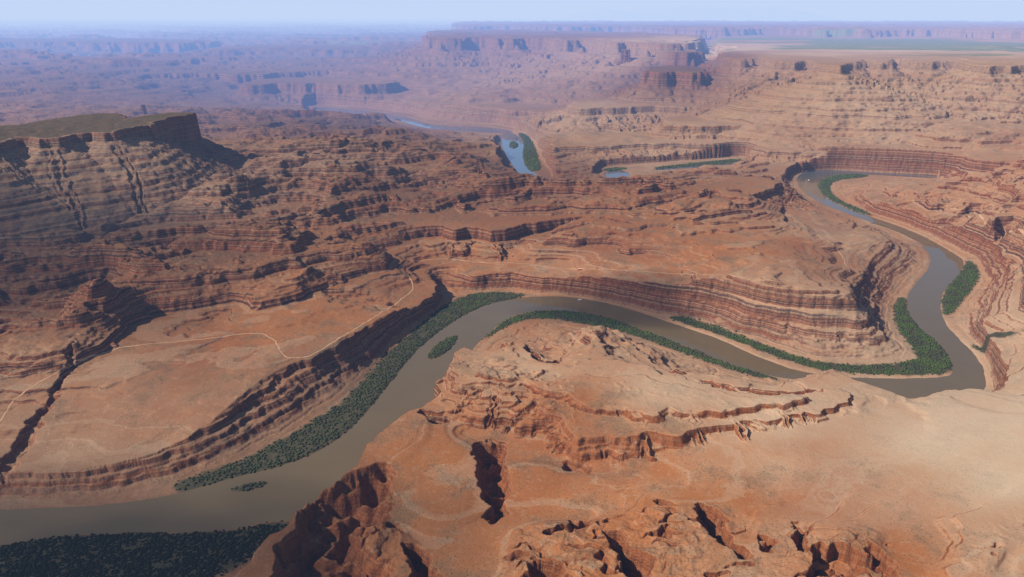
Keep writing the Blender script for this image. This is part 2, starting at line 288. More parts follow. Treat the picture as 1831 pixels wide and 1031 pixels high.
amt=amt*(1-.45*mesah*(1-far))*(1-.5*nose)*(1-.85*bz)
h2=h+(tz-h)*amt
h2=h2+(np.interp(h2+dip,a3,b3)-dip-h2)*np.where(t<1,.7,.10+.6*sstep(RO,.05,.3))*(1-far)*(1-.85*bz)
h=np.where(h<8,h,h2).astype(np.float32)

PITS=[([(850,775),(870,768),(908,772),(903,830),(915,870),(900,915),(878,918),(862,870),(848,820)],112,75,14),
([(1240,898),(1262,893),(1290,925),(1318,960),(1335,1000),(1318,998),(1290,965),(1262,945)],130,60,9),
([(1080,948),(1110,950),(1135,985),(1175,1035),(1120,1035),(1095,985)],122,65,10),
([(1422,935),(1442,938),(1442,970),(1455,1000),(1428,992)],138,42,7),
([(1010,925),(1050,920),(1066,938),(1040,952),(1016,946)],115,48,7),
([(718,970),(752,966),(770,1000),(800,1040),(735,1040)],100,55,9),
([(745,732),(765,728),(800,735),(802,748),(765,750)],110,40,10),
([(545,890),(600,858),(680,835),(722,850),(700,880),(690,930),(650,960),(690,1000),(700,1060),(600,1080),(500,1080),(470,1040),(510,960)],95,78,26),
([(945,1000),(985,998),(1015,1040),(940,1040)],112,50,9),
([(1552,978),(1576,982),(1605,1040),(1568,1040)],140,45,7),
([(1165,888),(1200,893),(1220,908),(1185,906)],124,28,6),
([(1440,1008),(1500,1003),(1545,1040),(1440,1040)],138,45,9),
([(1350,955),(1368,962),(1380,990),(1362,985)],132,35,6),
([(940,622),(965,638),(1005,652),(1000,661),(965,650),(938,632)],112,28,8),
([(835,620),(905,616),(920,626),(880,634),(840,634)],112,26,8),
([(1160,640),(1190,652),(1230,668),(1215,672),(1170,655)],112,24,8),
([(1245,674),(1320,690),(1400,702),(1470,698),(1482,708),(1400,716),(1300,706),(1245,688)],124,24,18),
([(1000,800),(1040,815),(1065,832),(1050,838),(1010,822)],115,26,8),
([(-20,830),(20,790),(70,735),(130,665),(150,640),(140,672),(90,735),(40,800),(10,840)],62,24,14),
([(765,492),(800,482),(805,520),(790,512),(775,500)],50,40,16)]
for pts,z0,dep,w in PITS:
    sd=sdpoly(X+w2x*.8,Y+w2y*.8,smoothpoly(poly(pts,z0),1),120)+fbm(X,Y,36,4,81)*15
    h=h-dep*(.7*sstep(sd,-3,w*.7)+.3*sstep(sd,w*.5,w*1.6))*(.8+.4*perlin(X/30,Y/30,84))
h=np.maximum(h,3+perlin(X/20,Y/20,5)*1.5)
bad=sstep(RO+fbm(X,Y,160,4,93)*.45,.40,.80)*nearzone*sstep(t,.9,1)
k2=1-2*np.abs(perlin((X+w2x)/44,(Y+w2y)/34,92)); k3=fbm(X+w2x,Y+w2y,17,3,94,.55,True)
dome=1-np.abs(perlin((X+w2x*.7)/62,(Y+w2y*.7)/50,91))*2.2
holl=sstep(perlin((X+w2x*1.5)/74,(Y+w2y*1.5)/60,99)+fbm(X,Y,22,2,100)*.2,.44,.50)
crev=1-sstep(np.abs(perlin((X+w2x*1.2)/95,(Y+w2y*1.2)/60,103)),.02,.06)
fins=np.sqrt(np.clip(dome,0,1))*5+k2*2.2+k3*2.2-holl*34-crev*15*sstep(perlin(X/120,Y/120,105),-.2,.1)
h=h+bad*(fins-4)
h=h+fbm(X,Y,14,2,95)*.5*fine*np.where(t>0,1,.3)*(.1+RO*.7)
h=h+sstep(RO,.3,.8)*fbm(X,Y,34,4,96,.55,True)*3*fine*(1-.6*bz)
h=h+fbm(X,Y,20,3,97)*2.6*fine*4*t*(1-t)
for px,py,rr,hh in [(1060,610,60,26),(1000,600,45,16),(1110,605,45,18),(960,605,40,12),(1035,590,35,12),(1150,625,40,12)]:
    kx,ky=W(px,py,60); rr_=np.sqrt((X-kx)**2+((Y-ky)/1.6)**2)+perlin(X/25,Y/40,140)*12
    h=h+hh*np.exp(-(rr_/rr)**2)*sstep(t,.0,.2)

sR=sdpoly(X+w2x*.18,Y+w2y*.18,R_P,700)
for p in isl: 
    sR=np.where(sR>-5,np.minimum(sR,-sdpoly(X,Y,smoothpoly(poly(p),2),700)),sR)
for p in R_far: sR=np.maximum(sR,sdpoly(X,Y,smoothpoly(poly(p),2),700))
for p in isl_far: sR=np.minimum(sR,-sdpoly(X,Y,smoothpoly(poly(p),2),700))
bank=np.minimum(np.maximum(-sR,0)*.12,1)
near=sstep(-sR,0,22)
h=np.where(sR>0,-np.minimum(3.5,sR*.25),h*near+np.minimum(h,.3+1.6*bank)*(1-near)).astype(np.float32)
veg=np.zeros_like(h)
for P,s,dn in VEGP:
    veg=np.maximum(veg,sstep(sdpoly(X,Y,P,60)+fbm(X,Y,30,3,150)*14,-12,6))
veg=np.maximum(veg,top*(.55+.45*fbm(X,Y,60,3,152)))
MEAD=poly([(1295,66),(1400,63),(1600,68),(1840,74),(2200,80),(2200,100),(1831,96),(1600,92),(1420,86),(1330,80)],590)
sdm=sdpoly(X,Y,MEAD,1600)
mead=sstep(sdm*.4+fbm(X*.5,Y,1300,5,301)*2200,-50,300)*.9*sstep(sdm,-1300,-600)
MEAD2=poly([(530,99),(640,96),(720,98),(640,102)],180)
mead=np.maximum(mead,.6*sstep(sdpoly(X+w1x*2,Y+w1y*2,MEAD2,800),-50,150))
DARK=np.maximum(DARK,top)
print("terrain computed",time.time()-T0)

def HT(x,y):
    x=np.asarray(x,float); y=np.asarray(y,float)
    fi=np.interp(y,D,np.arange(NR)); i=np.clip(fi.astype(int),0,NR-2); fy=fi-i
    fj=(x/y-U[0])/(U[1]-U[0]); j=np.clip(fj.astype(int),0,NC-2); fx=np.clip(fj-j,0,1)
    return (h[i,j]*(1-fx)+h[i,j+1]*fx)*(1-fy)+(h[i+1,j]*(1-fx)+h[i+1,j+1]*fx)*fy
def hit(px,py):
    r=ray(px,py); r=r/r[1]
    yy=np.concatenate([np.arange(920,6000,3.0),np.arange(6000,40000,25.0)])
    zz=HC+r[2]*yy; hh=HT(r[0]*yy,yy)
    k=np.argmax(zz<hh)
    return (r[0]*yy[k],yy[k],hh[k])

scene=bpy.context.scene; col=scene.collection
def grid_mesh(name,co,faces):
    me=bpy.data.meshes.new(name)
    me.vertices.add(len(co)); me.vertices.foreach_set("co",co.astype(np.float32).ravel())
    n=len(faces); k=faces.shape[1]
    me.loops.add(n*k); me.loops.foreach_set("vertex_index",faces.astype(np.int32).ravel())
    me.polygons.add(n); me.polygons.foreach_set("loop_start",(np.arange(n)*k).astype(np.int32))
    me.update(calc_edges=True)
    return me
def addobj(name,me,mat=None,**kw):
    ob=bpy.data.objects.new(name,me); col.objects.link(ob)
    if mat: me.materials.append(mat)
    for k,v in kw.items(): ob[k]=v
    return ob
class NT:
    def __init__(s,name):
        s.m=bpy.data.materials.new(name); s.m.use_nodes=True; s.t=s.m.node_tree; s.t.nodes.clear()
        s.out=s.t.nodes.new('ShaderNodeOutputMaterial')
    def n(s,ty,**kw):
        nd=s.t.nodes.new(ty)
        for k,v in kw.items(): setattr(nd,k,v)
        return nd
    def L(s,a,b): s.t.links.new(a,b)
    def put(s,sock,v):
        if isinstance(v,bpy.types.NodeSocket): s.L(v,sock)
        else: sock.default_value=v
    def math(s,op,a,b=0.0,c=None,clamp=False):
        nd=s.n('ShaderNodeMath',operation=op,use_clamp=clamp); s.put(nd.inputs[0],a); s.put(nd.inputs[1],b)
        if c is not None: s.put(nd.inputs[2],c)
        return nd.outputs[0]
    def mix(s,f,a,b,mode='MIX'):
        nd=s.n('ShaderNodeMix',data_type='RGBA',blend_type=mode); s.put(nd.inputs[0],f)
        s.put(nd.inputs[6],a if not isinstance(a,tuple) else (*a,1)); s.put(nd.inputs[7],b if not isinstance(b,tuple) else (*b,1))
        return nd.outputs[2]
    def ss(s,v,a,b):
        nd=s.n('ShaderNodeMapRange',interpolation_type='SMOOTHSTEP'); s.put(nd.inputs[0],v)
        if a<b: nd.inputs[1].default_value=a; nd.inputs[2].default_value=b
        else:
            nd.inputs[1].default_value=b; nd.inputs[2].default_value=a; nd.inputs[3].default_value=1; nd.inputs[4].default_value=0
        return nd.outputs[0]
    def noise(s,vec,scale,det=4,rough=.55,dim='3D',w=None):
        nd=s.n('ShaderNodeTexNoise',noise_dimensions=dim)
        if dim!='1D' and vec is not None: s.L(vec,nd.inputs['Vector'])
        if w is not None: s.L(w,nd.inputs['W'])
        nd.inputs['Scale'].default_value=scale; nd.inputs['Detail'].default_value=det; nd.inputs['Roughness'].default_value=rough
        return nd.outputs[0]
    def ramp(s,f,stops):
        nd=s.n('ShaderNodeValToRGB'); s.put(nd.inputs[0],f); el=nd.color_ramp.elements
        while len(el)<len(stops): el.new(.5)
        for e,(p,c) in zip(el,stops): e.position=p; e.color=(*c,1)
        return nd.outputs[0]

def rock_material(name,attr=True,basetan=.2,basegrey=.2):
    t=NT(name); g=t.n('ShaderNodeNewGeometry'); P=g.outputs['Position']
    sx=t.n('ShaderNodeSeparateXYZ'); t.L(P,sx.inputs[0])
    sn=t.n('ShaderNodeSeparateXYZ'); t.L(g.outputs['Normal'],sn.inputs[0]); nz=sn.outputs[2]
    if attr:
        at=t.n('ShaderNodeAttribute',attribute_name='zones'); sc=t.n('ShaderNodeSeparateColor'); t.L(at.outputs['Color'],sc.inputs[0])
        tan,grey,vegm=sc.outputs[0],sc.outputs[1],sc.outputs[2]; mead=at.outputs['Alpha']
        a2=t.n('ShaderNodeAttribute',attribute_name='scrub_and_shade'); dark=a2.outputs['Fac']
    else: tan,grey,vegm,mead,dark=basetan,basegrey,0.0,0.0,.4
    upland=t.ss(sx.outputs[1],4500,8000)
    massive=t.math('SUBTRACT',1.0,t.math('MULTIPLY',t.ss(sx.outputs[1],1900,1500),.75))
    nbig=t.noise(P,.0018,5); nmid=t.noise(P,.011,6,.62); nf=t.noise(P,.08,5,.68); nff=t.noise(P,.32,3,.7)
    cb=t.n('ShaderNodeVectorMath',operation='MULTIPLY'); t.L(P,cb.inputs[0]); cb.inputs[1].default_value=(1,1,.12)
    ncrack=t.noise(cb.outputs[0],.10,4,.65)
    zw=t.math('ADD',sx.outputs[2],t.math('MULTIPLY',t.math('SUBTRACT',nbig,.5),30.0))
    zw=t.math('ADD',zw,t.math('MULTIPLY',t.math('SUBTRACT',nf,.5),2.0))
    s1=t.noise(None,.05,2,.6,'1D',zw); s2=t.noise(None,.16,3,.7,'1D',zw)
    cliff=t.ramp(s1,[(.30,(.12,.034,.016)),(.42,(.25,.072,.030)),(.50,(.33,.100,.040)),(.57,(.18,.056,.029)),(.64,(.38,.18,.092)),(.75,(.16,.052,.028))])
    cliff=t.mix(t.math('SUBTRACT',1.0,massive),cliff,(.32,.105,.036))
    cliff=t.mix(t.math('MULTIPLY',t.ss(s2,.46,.40),massive),cliff,t.mix(.8,cliff,(.035,.015,.010)))
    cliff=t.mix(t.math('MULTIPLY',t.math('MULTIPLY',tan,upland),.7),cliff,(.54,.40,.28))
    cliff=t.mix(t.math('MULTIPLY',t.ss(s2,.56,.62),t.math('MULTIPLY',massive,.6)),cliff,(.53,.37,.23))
    cgrey=t.ramp(s1,[(.3,(.17,.09,.06)),(.42,(.36,.30,.235)),(.50,(.21,.095,.06)),(.58,(.42,.37,.30)),(.66,(.23,.12,.08)),(.75,(.35,.28,.215))])
    cliff=t.mix(t.math('MULTIPLY',grey,.85),cliff,cgrey)
    cliff=t.mix(t.math('MULTIPLY',t.ss(ncrack,.52,.40),.5),cliff,t.mix(.75,cliff,(.02,.009,.006)))
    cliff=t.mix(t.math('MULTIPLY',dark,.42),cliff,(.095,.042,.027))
    tn=t.math('ADD',tan,t.math('MULTIPLY',t.math('SUBTRACT',nmid,.5),.9),clamp=True)
    flat=t.mix(tn,(.42,.155,.053),(.61,.435,.285))
    flat=t.mix(t.math('MULTIPLY',t.ss(nbig,.45,.65),t.math('MULTIPLY',t.math('SUBTRACT',1.0,tan),.6)),flat,(.29,.090,.035))
    flat=t.mix(t.math('MULTIPLY',grey,.7),flat,(.34,.27,.19))
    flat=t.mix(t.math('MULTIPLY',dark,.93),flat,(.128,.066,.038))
    flat=t.mix(t.math('MULTIPLY',t.ss(nmid,.50,.66),t.math('MULTIPLY',t.math('SUBTRACT',1.15,tan),.5)),flat,(.15,.090,.048))
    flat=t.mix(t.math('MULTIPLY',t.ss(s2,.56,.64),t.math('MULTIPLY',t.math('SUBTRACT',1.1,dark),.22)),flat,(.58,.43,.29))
    vo=t.n('ShaderNodeTexVoronoi'); t.L(P,vo.inputs['Vector']); vo.inputs['Scale'].default_value=.16
    dots=t.math('SUBTRACT',1.0,t.ss(vo.outputs['Distance'],.14,.34))
    dots=t.math('MULTIPLY',dots,t.math('MULTIPLY',t.ss(nmid,.36,.6),t.math('SUBTRACT',.8,t.math('MULTIPLY',tan,.6))))
    flat=t.mix(dots,flat,(.07,.065,.036))
    sl=t.ss(t.math('ADD',nz,t.math('MULTIPLY',t.math('SUBTRACT',nf,.5),.18)),.80,.96)
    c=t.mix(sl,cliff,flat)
    c=t.mix(t.math('MULTIPLY',t.ss(nff,.50,.72),t.math('SUBTRACT',.38,t.math('MULTIPLY',tan,.26))),c,t.mix(.7,c,(.03,.016,.01)))
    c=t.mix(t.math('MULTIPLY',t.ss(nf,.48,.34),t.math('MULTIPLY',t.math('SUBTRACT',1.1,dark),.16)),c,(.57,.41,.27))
    vc=t.mix(nf,(.033,.038,.018),(.12,.095,.055))
    c=t.mix(vegm,c,vc)
    c=t.mix(t.math('MULTIPLY',mead,t.ss(nmid,.2,.5)),c,(.16,.19,.06))
    b=t.n('ShaderNodeBump'); b.inputs['Strength'].default_value=1.0; b.inputs['Distance'].default_value=3.0
    hgt=t.math('ADD',t.math('MULTIPLY',nf,1.2),t.math('ADD',t.math('MULTIPLY',nff,.4),t.math('MULTIPLY',t.math('MULTIPLY',s2,massive),1.1)))
    hgt=t.math('MULTIPLY',hgt,t.math('SUBTRACT',1.15,t.math('MULTIPLY',sl,.85)))
    t.L(hgt,b.inputs['Height'])
    bs=t.n('ShaderNodeBsdfPrincipled'); t.L(c,bs.inputs['Base Color']); bs.inputs['Roughness'].default_value=.95; bs.inputs['Specular IOR Level'].default_value=.08
    t.L(b.outputs[0],bs.inputs['Normal']); t.L(bs.outputs[0],t.out.inputs[0])
    return t.m
mat_ground=rock_material('desert_rock')
mat_spire=rock_material('spire_rock',False,.1,.1)

idx=np.arange(NR*NC,dtype=np.int32).reshape(NR,NC)
quads=np.stack([idx[:-1,:-1],idx[:-1,1:],idx[1:,1:],idx[1:,:-1]],-1).reshape(-1,4)
co=np.stack([X,Y,h],-1).reshape(-1,3)
me=grid_mesh('terrain',co,quads)
ca=me.color_attributes.new('zones','FLOAT_COLOR','POINT')
ca.data.foreach_set('color',np.stack([np.clip(TAN,0,1),np.clip(GREY,0,1),np.clip(veg,0,1),mead],-1).astype(np.float32).ravel())
da=me.attributes.new('scrub_and_shade','FLOAT','POINT'); da.data.foreach_set('value',np.clip(DARK,0,1).astype(np.float32).ravel())  # brown scrub tone, with broad shade on the left painted in
addobj('terrain',me,mat_ground,kind='structure',label='red and tan layered canyon land with benches, mesas and cliffs',category='terrain')

# ---------------------------------------------------------------- river
m=(sR>-22)
fm=m[:-1,:-1]|m[1:,1:]|m[:-1,1:]|m[1:,:-1]
fq=quads.reshape(NR-1,NC-1,4)[fm]
used,inv=np.unique(fq.ravel(),return_inverse=True)
rc=co[used].copy(); rc[:,2]=0
rm=grid_mesh('river',rc,inv.reshape(-1,4))
t=NT('muddy_water'); g=t.n('ShaderNodeNewGeometry'); P=g.outputs['Position']
sx=t.n('ShaderNodeSeparateXYZ'); t.L(P,sx.inputs[0]); far_sky_tint=t.ss(sx.outputs[1],4800,5600)  # mask for the far reach, where sky reflection is painted
n1=t.noise(P,.006,3); n2=t.noise(P,.12,3)
b=t.n('ShaderNodeBump'); b.inputs['Strength'].default_value=.08; b.inputs['Distance'].default_value=.4; t.L(n2,b.inputs['Height'])
bs=t.n('ShaderNodeBsdfPrincipled'); t.L(t.mix(far_sky_tint,t.mix(n1,(.135,.094,.048),(.17,.120,.064)),(.06,.09,.13)),bs.inputs['Base Color'])  # blue of the reflected sky put into the far water's base colour
bs.inputs['Roughness'].default_value=.05; bs.inputs['IOR'].default_value=1.33; t.L(t.math('ADD',.34,t.math('MULTIPLY',far_sky_tint,.5)),bs.inputs['Specular IOR Level']); t.L(b.outputs[0],bs.inputs['Normal']); t.L(bs.outputs[0],t.out.inputs[0])
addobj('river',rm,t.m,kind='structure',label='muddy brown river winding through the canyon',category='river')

# ---------------------------------------------------------------- roads
t=NT('dirt_track'); g=t.n('ShaderNodeNewGeometry'); n1=t.noise(g.outputs['Position'],.05,4)
bs=t.n('ShaderNodeBsdfDiffuse'); t.L(t.mix(n1,(.46,.25,.13),(.58,.36,.22)),bs.inputs[0]); t.L(bs.outputs[0],t.out.inputs[0]); mat_road=t.m
ROADS=[([(0,755),(20,720),(60,690),(130,650),(220,620),(300,612),(370,606),(440,596),(475,597),(495,610),(500,632),(520,642),(555,638),(590,615),(640,585),(700,548),(738,520),(742,512),(728,490)],2.1),
([(735,466),(800,462),(860,470),(930,470),(1000,480),(1100,482),(1200,489),(1300,492),(1350,499),(1400,506),(1450,514)],2.0),
([(1400,375),(1430,400),(1470,425),(1500,445),(1512,470),(1518,488)],2.4),
([(1690,368),(1740,385),(1790,405),(1840,422)],4.2)]
for pts,hw in ROADS:
    pts=np.array(pts,float)
    seg=np.r_[0,np.cumsum(np.hypot(*np.diff(pts,axis=0).T))]; s=np.arange(0,seg[-1],6.0)
    pp=np.c_[np.interp(s,seg,pts[:,0]),np.interp(s,seg,pts[:,1])]
    ww=np.array([hit(a,b)[:2] for a,b in pp])
    for _ in range(4):
        ww[1:-1]=.25*ww[:-2]+.5*ww[1:-1]+.25*ww[2:]
    sg=np.r_[0,np.cumsum(np.hypot(*np.diff(ww,axis=0).T))]; s=np.arange(0,sg[-1],4.0)
    q=np.c_[np.interp(s,sg,ww[:,0]),np.interp(s,sg,ww[:,1])]
    q=q+np.c_[perlin(s/40,s*0+3,7)*4,perlin(s/40,s*0+9,8)*4]
    tg=np.gradient(q,axis=0); tg/=np.linalg.norm(tg,axis=1)[:,None]+1e-9; nr=np.c_[-tg[:,1],tg[:,0]]
    wv=hw*(1+.35*perlin(s/25,s*0+5,9))[:,None]
    vs=[]
    for o in (-1,-.33,.33,1):
        p2=q+nr*wv*o; vs.append(np.c_[p2,HT(p2[:,0],p2[:,1])+.45-.2*abs(o)])
    vs=np.stack(vs,1); n=len(q); ii=np.arange(n*4).reshape(n,4)
    fc=np.concatenate([np.stack([ii[:-1,k],ii[:-1,k+1],ii[1:,k+1],ii[1:,k]],-1) for k in range(3)])
    addobj('dirt_road',grid_mesh('dirt_road',vs.reshape(-1,3),fc),mat_road,kind='structure',label='pale narrow dirt road crossing the desert bench',category='road')

# ---------------------------------------------------------------- riverside shrubs
def ico():
    import bmesh
    bm=bmesh.new(); bmesh.ops.create_icosphere(bm,subdivisions=2,radius=1)
    v=np.array([p.co[:] for p in bm.verts]); f=np.array([[p.index for p in q.verts] for q in bm.faces]); bm.free(); return v,f
iv,iff=ico()
vars_=[]
for k in range(8):
    r=np.random.RandomState(k)
    sc=1+.7*(r.rand(len(iv))-.5)+.3*np.sin(iv@r.randn(3)*3)
    v=iv*sc[:,None]; v[:,2]=v[:,2]*.6+.35; v[:,0]*=r.uniform(.8,1.3); vars_.append(v)
def inpoly(x,y,P):
    ins=np.zeros(x.shape,bool); n=len(P)
    for i in range(n):
        ax,ay=P[i]; bx,by=P[(i+1)%n]
        if abs(by-ay)>1e-9: ins^=((ay>y)!=(by>y))&(x<(bx-ax)*(y-ay)/(by-ay)+ax)
    return ins
pts=[]
for P,s,dn in VEGP:
    x0,y0=P.min(0)-12; x1,y1=P.max(0)+12
    n=int((x1-x0)*(y1-y0)/(s*s*.75)*dn)
    x=rng.uniform(x0,x1,n); y=rng.uniform(y0,y1,n)
    wv=fbm(x,y,30,3,150)*13; jx=rng.randn(n)*5.5; jy=rng.randn(n)*5.5
    k=inpoly(x+wv+jx,y+wv*.7+jy,P); x=x[k]; y=y[k]
    cl=fbm(x,y,45,3,111); k=(cl+rng.rand(len(x))*.5)>.02; x=x[k];y=y[k]
    z=HT(x,y); k=(z>.15)&(z<14); x,y,z=x[k],y[k],z[k]
    pts.append(np.c_[x,y,z,s*(.2+.7*rng.rand(len(x))**1.5)])
pts=np.concatenate(pts); print("SHRUBS",len(pts))
if len(pts)>50000: pts=pts[rng.permutation(len(pts))[:50000]]
vv=[];ff=[];off=0
vi=rng.randint(0,8,len(pts))
for k in range(8):
    q=pts[vi==k]
    V=vars_[k][None]*q[:,3][:,None,None]; a=rng.rand(len(q))*6.28; ca_,sa_=np.cos(a)[:,None],np.sin(a)[:,None]
    V=np.stack([V[:,:,0]*ca_-V[:,:,1]*sa_,V[:,:,0]*sa_+V[:,:,1]*ca_,V[:,:,2]],-1)+q[:,None,:3]
    F=iff[None]+(np.arange(len(q))*len(iv))[:,None,None]+off
    vv.append(V.reshape(-1,3)); ff.append(F.reshape(-1,3)); off+=len(q)*len(iv)
t=NT('tamarisk_foliage'); g=t.n('ShaderNodeNewGeometry'); P=g.outputs['Position']
sx=t.n('ShaderNodeSeparateXYZ'); t.L(P,sx.inputs[0])
n1=t.noise(P,.018,3); n2=t.noise(P,.25,3); n3=t.noise(P,1.5,3)
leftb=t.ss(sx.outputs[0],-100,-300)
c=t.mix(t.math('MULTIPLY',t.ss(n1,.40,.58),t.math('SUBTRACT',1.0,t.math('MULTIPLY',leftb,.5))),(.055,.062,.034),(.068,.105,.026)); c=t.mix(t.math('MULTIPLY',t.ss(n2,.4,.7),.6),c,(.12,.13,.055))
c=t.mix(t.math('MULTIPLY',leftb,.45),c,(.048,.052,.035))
c=t.mix(t.math('MULTIPLY',t.ss(sx.outputs[1],1560,1400),.8),c,(.014,.018,.011))  # nearest shrubs painted darker to imitate shade over the lower-left bank
b=t.n('ShaderNodeBump'); b.inputs['Strength'].default_value=1; b.inputs['Distance'].default_value=.8; t.L(n3,b.inputs['Height'])
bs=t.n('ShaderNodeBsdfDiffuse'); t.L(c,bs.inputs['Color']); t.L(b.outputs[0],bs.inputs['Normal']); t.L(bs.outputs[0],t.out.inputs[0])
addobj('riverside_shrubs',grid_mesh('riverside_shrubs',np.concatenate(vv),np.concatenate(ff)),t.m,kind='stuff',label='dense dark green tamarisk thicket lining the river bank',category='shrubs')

# ---------------------------------------------------------------- rock spires
def spire(px,py,hgt,rad,label,seed):
    x,y,z=hit(px,py); print("SPIRE",px,x,y,z); na,nh=40,36; r=np.random.RandomState(seed)
    A=np.linspace(0,2*np.pi,na,endpoint=False); hh=np.linspace(-.25,1,nh)
    vs=[]
    lay=np.interp(np.arange(nh),np.arange(0,nh,3),r.uniform(.86,1.1,len(np.arange(0,nh,3))))
    for i,t_ in enumerate(hh):
        rr=rad*(1.0-.28*max(t_,0)+(.6*max(0,.12-t_)/.3))*lay[i]
        w=1+.22*np.sin(A*2+seed)+.14*np.sin(A*5+seed*2)+.07*np.sin(A*9+t_*3)+.05*r.randn(na)
        if i==nh-1: rr*=.75
        vs.append(np.c_[x+rr*w*np.cos(A),y+rr*w*np.sin(A),np.full(na,z+t_*hgt)+(r.randn(na)*hgt*.015)])
    vs=np.concatenate(vs+[np.array([[x,y,z+hgt*1.02]])]); ii=np.arange(na*nh).reshape(nh,na)
    fc=np.stack([ii[:-1],np.roll(ii,-1,1)[:-1],np.roll(ii,-1,1)[1:],ii[1:]],-1).reshape(-1,4).tolist()
    fc+=[[int(ii[-1,k]),int(ii[-1,(k+1)%na]),na*nh] for k in range(na)]
    me=bpy.data.meshes.new('rock_spire'); me.from_pydata(vs.tolist(),[],fc); me.update()
    addobj('rock_spire',me,mat_spire,label=label,category='rock tower')
spire(258,203,72,19,'small dark sandstone tower standing on a flat mesa top',1)
spire(1118,109,130,52,'squat red sandstone tower on a cone of rubble',2)

# ---------------------------------------------------------------- distant mountains
nx,ny=260,24
mx=np.linspace(3000,38000,nx); my=np.linspace(88000,100000,ny); MX,MY=np.meshgrid(mx,my)
env=np.exp(-((MX-20000)/9000)**2)*.75+np.exp(-((MX-30000)/4500)**2)*.5+np.exp(-((MX-10000)/3500)**2)*.45
prof=np.sin(np.linspace(0,np.pi,ny))[:,None]
MZ=250+prof*(env*1500*(1+.5*fbm(MX,MY,5000,4,201,.5,True)))
ii=np.arange(nx*ny).reshape(ny,nx)
addobj('mountain_range',grid_mesh('mountain_range',np.stack([MX,MY,MZ],-1).reshape(-1,3),np.stack([ii[:-1,:-1],ii[:-1,1:],ii[1:,1:],ii[1:,:-1]],-1).reshape(-1,4)),mat_spire,kind='structure',label='faint hazy mountain range on the horizon',category='mountains')

# ---------------------------------------------------------------- boat
def pmat(name,c,r=.4):
    t=NT(name); g=t.n('ShaderNodeNewGeometry'); n=t.noise(g.outputs['Position'],2.0,3)
    bs=t.n('ShaderNodeBsdfPrincipled'); t.L(t.mix(n,tuple(v*.85 for v in c),c),bs.inputs['Base Color']); bs.inputs['Roughness'].default_value=r; t.L(bs.outputs[0],t.out.inputs[0]); return t.m
def boat(px,py,L,ang,label):
    x,y=W(px,py,0); e=bpy.data.objects.new('river_boat',None); e.location=(x,y,0); e.rotation_euler=(0,0,ang); col.objects.link(e)
    e['label']=label; e['category']='boat'
    n=15; vs=[]; S=np.linspace(-1,1,n); 
    for s_ in S:
        w=L*.17*(1-max(0,s_)**2.5) ; w=max(w,.05); k=.25+.35*max(0,s_)**2
        vs+=[(s_*L/2,-w,1.1+k),(s_*L/2,-w*.8,-.3),(s_*L/2,w*.8,-.3),(s_*L/2,w,1.1+k),(s_*L/2,w*.85,.8),(s_*L/2,-w*.85,.8)]
    fc=[]
    for i in range(n-1):
        for j in range(6):
            a=i*6+j; b_=i*6+(j+1)%6; fc.append((a,b_,b_+6,a+6))
    fc+=[tuple(range(5,-1,-1)),tuple((n-1)*6+j for j in range(6))]
    def part(nm,v,f,mat):
        me=bpy.data.meshes.new(nm); me.from_pydata(v,[],f); me.update(); o=bpy.data.objects.new(nm,me); me.materials.append(mat); o.parent=e; col.objects.link(o); return o
    part('hull',vs,fc,mw_)
    w=L*.15
    cv=[]; cf=[]
    for i,s_ in enumerate(np.linspace(-.35,.2,6)):
        for j,a in enumerate(np.linspace(-1,1,7)):
            cv.append((s_*L,a*w,3.1+.35*(1-a*a)))
    for i in range(5):
        for j in range(6):
            a=i*7+j; cf.append((a,a+1,a+8,a+7))
    o=part('canopy',cv,cf,mc_); md=o.modifiers.new('t','SOLIDIFY'); md.thickness=.15
    for sx_ in (-.34,.19):
        for sy in (-1,1):
            X0,Y0=sx_*L,sy*w*.95; r=.1
            v=[(X0+a*r,Y0+b_*r,z_) for z_ in (.8,3.15) for a,b_ in ((-1,-1),(1,-1),(1,1),(-1,1))]
            part('post',v,[(0,1,5,4),(1,2,6,5),(2,3,7,6),(3,0,4,7),(0,3,2,1),(4,5,6,7)],mw_)
mw_=pmat('boat_paint',(.8,.8,.78)); mc_=pmat('boat_canvas',(.75,.77,.8),.7)
boat(1037,536,17,math.radians(175),'white tour boat with a canopy motoring on the brown river')
boat(1446,322,18,math.radians(100),'small white boat with a canopy on the river bend')

# ---------------------------------------------------------------- haze, sky, sun
def haze(name,sig,Linf,foot,z0,z1,label):
    t=NT(name); sig=np.array(sig); Linf=np.array(Linf)
    ab=t.n('ShaderNodeVolumeAbsorption'); den=sig.max()*1.25; ab.inputs['Density'].default_value=den; ab.inputs['Color'].default_value=(*(1-sig/den),1)
    em=t.n('ShaderNodeEmission'); e_=sig*Linf; ms=e_.max(); em.inputs['Color'].default_value=(*(e_/ms),1); em.inputs['Strength'].default_value=ms  # volume glow stands in for sunlight scattered by the air
    ad=t.n('ShaderNodeAddShader'); t.L(ab.outputs[0],ad.inputs[0]); t.L(em.outputs[0],ad.inputs[1]); t.L(ad.outputs[0],t.out.inputs['Volume'])
    n=len(foot); vs=[(x,y,z) for z in (z0,z1) for x,y in foot]
    fc=[tuple(range(n-1,-1,-1)),tuple(range(n,2*n))]+[(i,(i+1)%n,(i+1)%n+n,i+n) for i in range(n)]
    me=bpy.data.meshes.new(name); me.from_pydata(vs,[],fc); me.update()
    addobj(name,me,t.m,kind='structure',label=label,category='haze')
haze('air_haze',(.9e-5,1.2e-5,1.8e-5),(.58,.68,.85),[(-140000,-3000),(140000,-3000),(140000,140000),(-140000,140000)],-80,2200,'thin clear air with slight haze')
haze('distant_haze',(1.9e-5,3.0e-5,6.2e-5),(.54,.68,.97),[(-135000,2600),(-6000,3900),(-1500,5200),(2000,6800),(8000,8500),(135000,12000),(135000,135000),(-135000,135000)],-70,2100,'blue summer haze over the distant canyon basin')

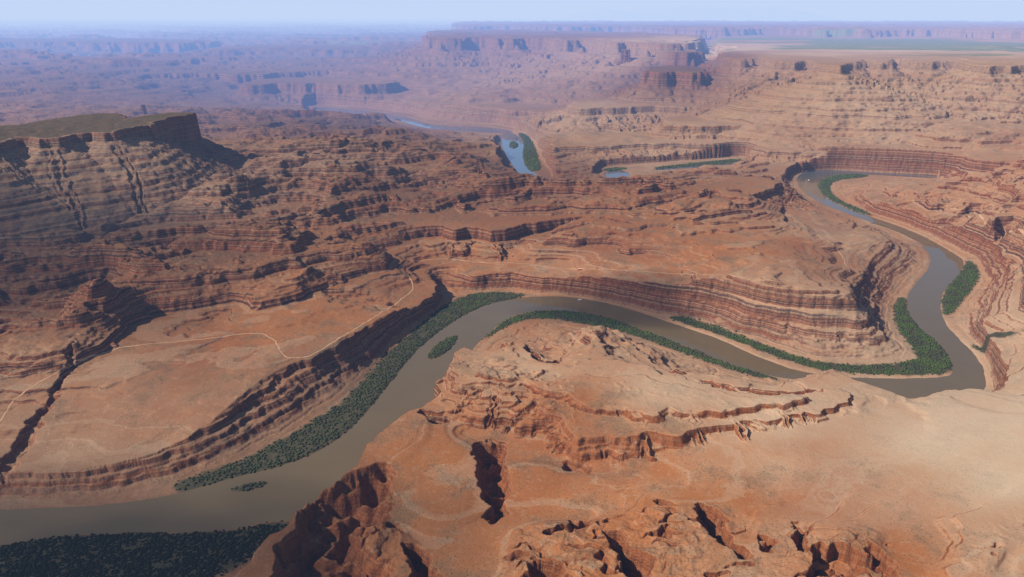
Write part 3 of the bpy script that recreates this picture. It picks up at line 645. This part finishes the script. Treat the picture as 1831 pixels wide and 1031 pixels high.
S=np.array([-1.0,-.30,.0]); az=math.atan2(S[0],S[1]); el=math.radians(39)
from mathutils import Vector
dv=Vector((math.sin(az)*math.cos(el),math.cos(az)*math.cos(el),math.sin(el)))
# high thin cloudy sheets, out of view, added to shade the ground
t=NT('shade_sheet'); tc=t.n('ShaderNodeTexCoord'); O=tc.outputs['Object']
ln=t.n('ShaderNodeVectorMath',operation='LENGTH'); t.L(O,ln.inputs[0])
nz_=t.noise(O,2.6,4,.55)
a_=t.math('MULTIPLY',t.ss(t.math('ADD',ln.outputs['Value'],t.math('MULTIPLY',t.math('SUBTRACT',nz_,.5),.9)),.95,.30),.72)
tr=t.n('ShaderNodeBsdfTransparent'); df=t.n('ShaderNodeBsdfDiffuse'); df.inputs[0].default_value=(.8,.8,.82,1)
mx_=t.n('ShaderNodeMixShader'); t.L(a_,mx_.inputs[0]); t.L(tr.outputs[0],mx_.inputs[1]); t.L(df.outputs[0],mx_.inputs[2]); t.L(mx_.outputs[0],t.out.inputs[0])
def shade_cloud(gx,gy,rx,ry,label,zc=3200):
    s=zc/dv.z; n=24; vs=[];fc=[]
    for i in range(n+1):
        for j in range(n+1):
            u=i/n*2-1; v=j/n*2-1; vs.append((u*1.1,v*1.1,.03*math.sin(u*5)*math.cos(v*4)))
    for i in range(n):
        for j in range(n): a=i*(n+1)+j; fc.append((a,a+n+1,a+n+2,a+1))
    me=bpy.data.meshes.new('shade_cloud'); me.from_pydata(vs,[],fc); me.update()
    o=addobj('shade_cloud',me,t.m,label=label,category='shade_cloud',group='unseen clouds added for shade'); o.location=(gx+dv.x*s,gy+dv.y*s,zc); o.scale=(rx,ry,300)
cl_='unseen thin cloudy sheet added to shade the canyon below'
shade_cloud(-700,1230,980,460,cl_); shade_cloud(-1600,2900,1000,800,cl_); shade_cloud(420,2700,520,260,cl_)

w=bpy.data.worlds.new("World"); scene.world=w; w.use_nodes=True; nt=w.node_tree
bg=nt.nodes['Background']; sk=nt.nodes.new('ShaderNodeTexSky'); sk.sky_type='NISHITA'; sk.sun_disc=False; sk.sun_elevation=el; sk.sun_rotation=az; sk.altitude=1500; sk.dust_density=1.0
nt.links.new(sk.outputs[0],bg.inputs[0]); bg.inputs[1].default_value=.08
sl=bpy.data.lights.new('sun','SUN'); sl.energy=5.0; sl.angle=math.radians(.5); sl.color=(1,.95,.87)
so=bpy.data.objects.new('sun',sl); col.objects.link(so)
so.rotation_euler=dv.to_track_quat('Z','Y').to_euler()
cam=bpy.data.cameras.new('camera'); co_=bpy.data.objects.new('camera',cam); col.objects.link(co_); scene.camera=co_
co_.location=(0,0,HC); co_.rotation_euler=(math.pi/2-PITCH,0,0); cam.sensor_width=36; cam.lens=FPX/1831*36; cam.clip_start=5; cam.clip_end=400000
scene.view_settings.view_transform='Standard'; scene.view_settings.look='None'; scene.view_settings.exposure=0
print("DONE",time.time()-T0)
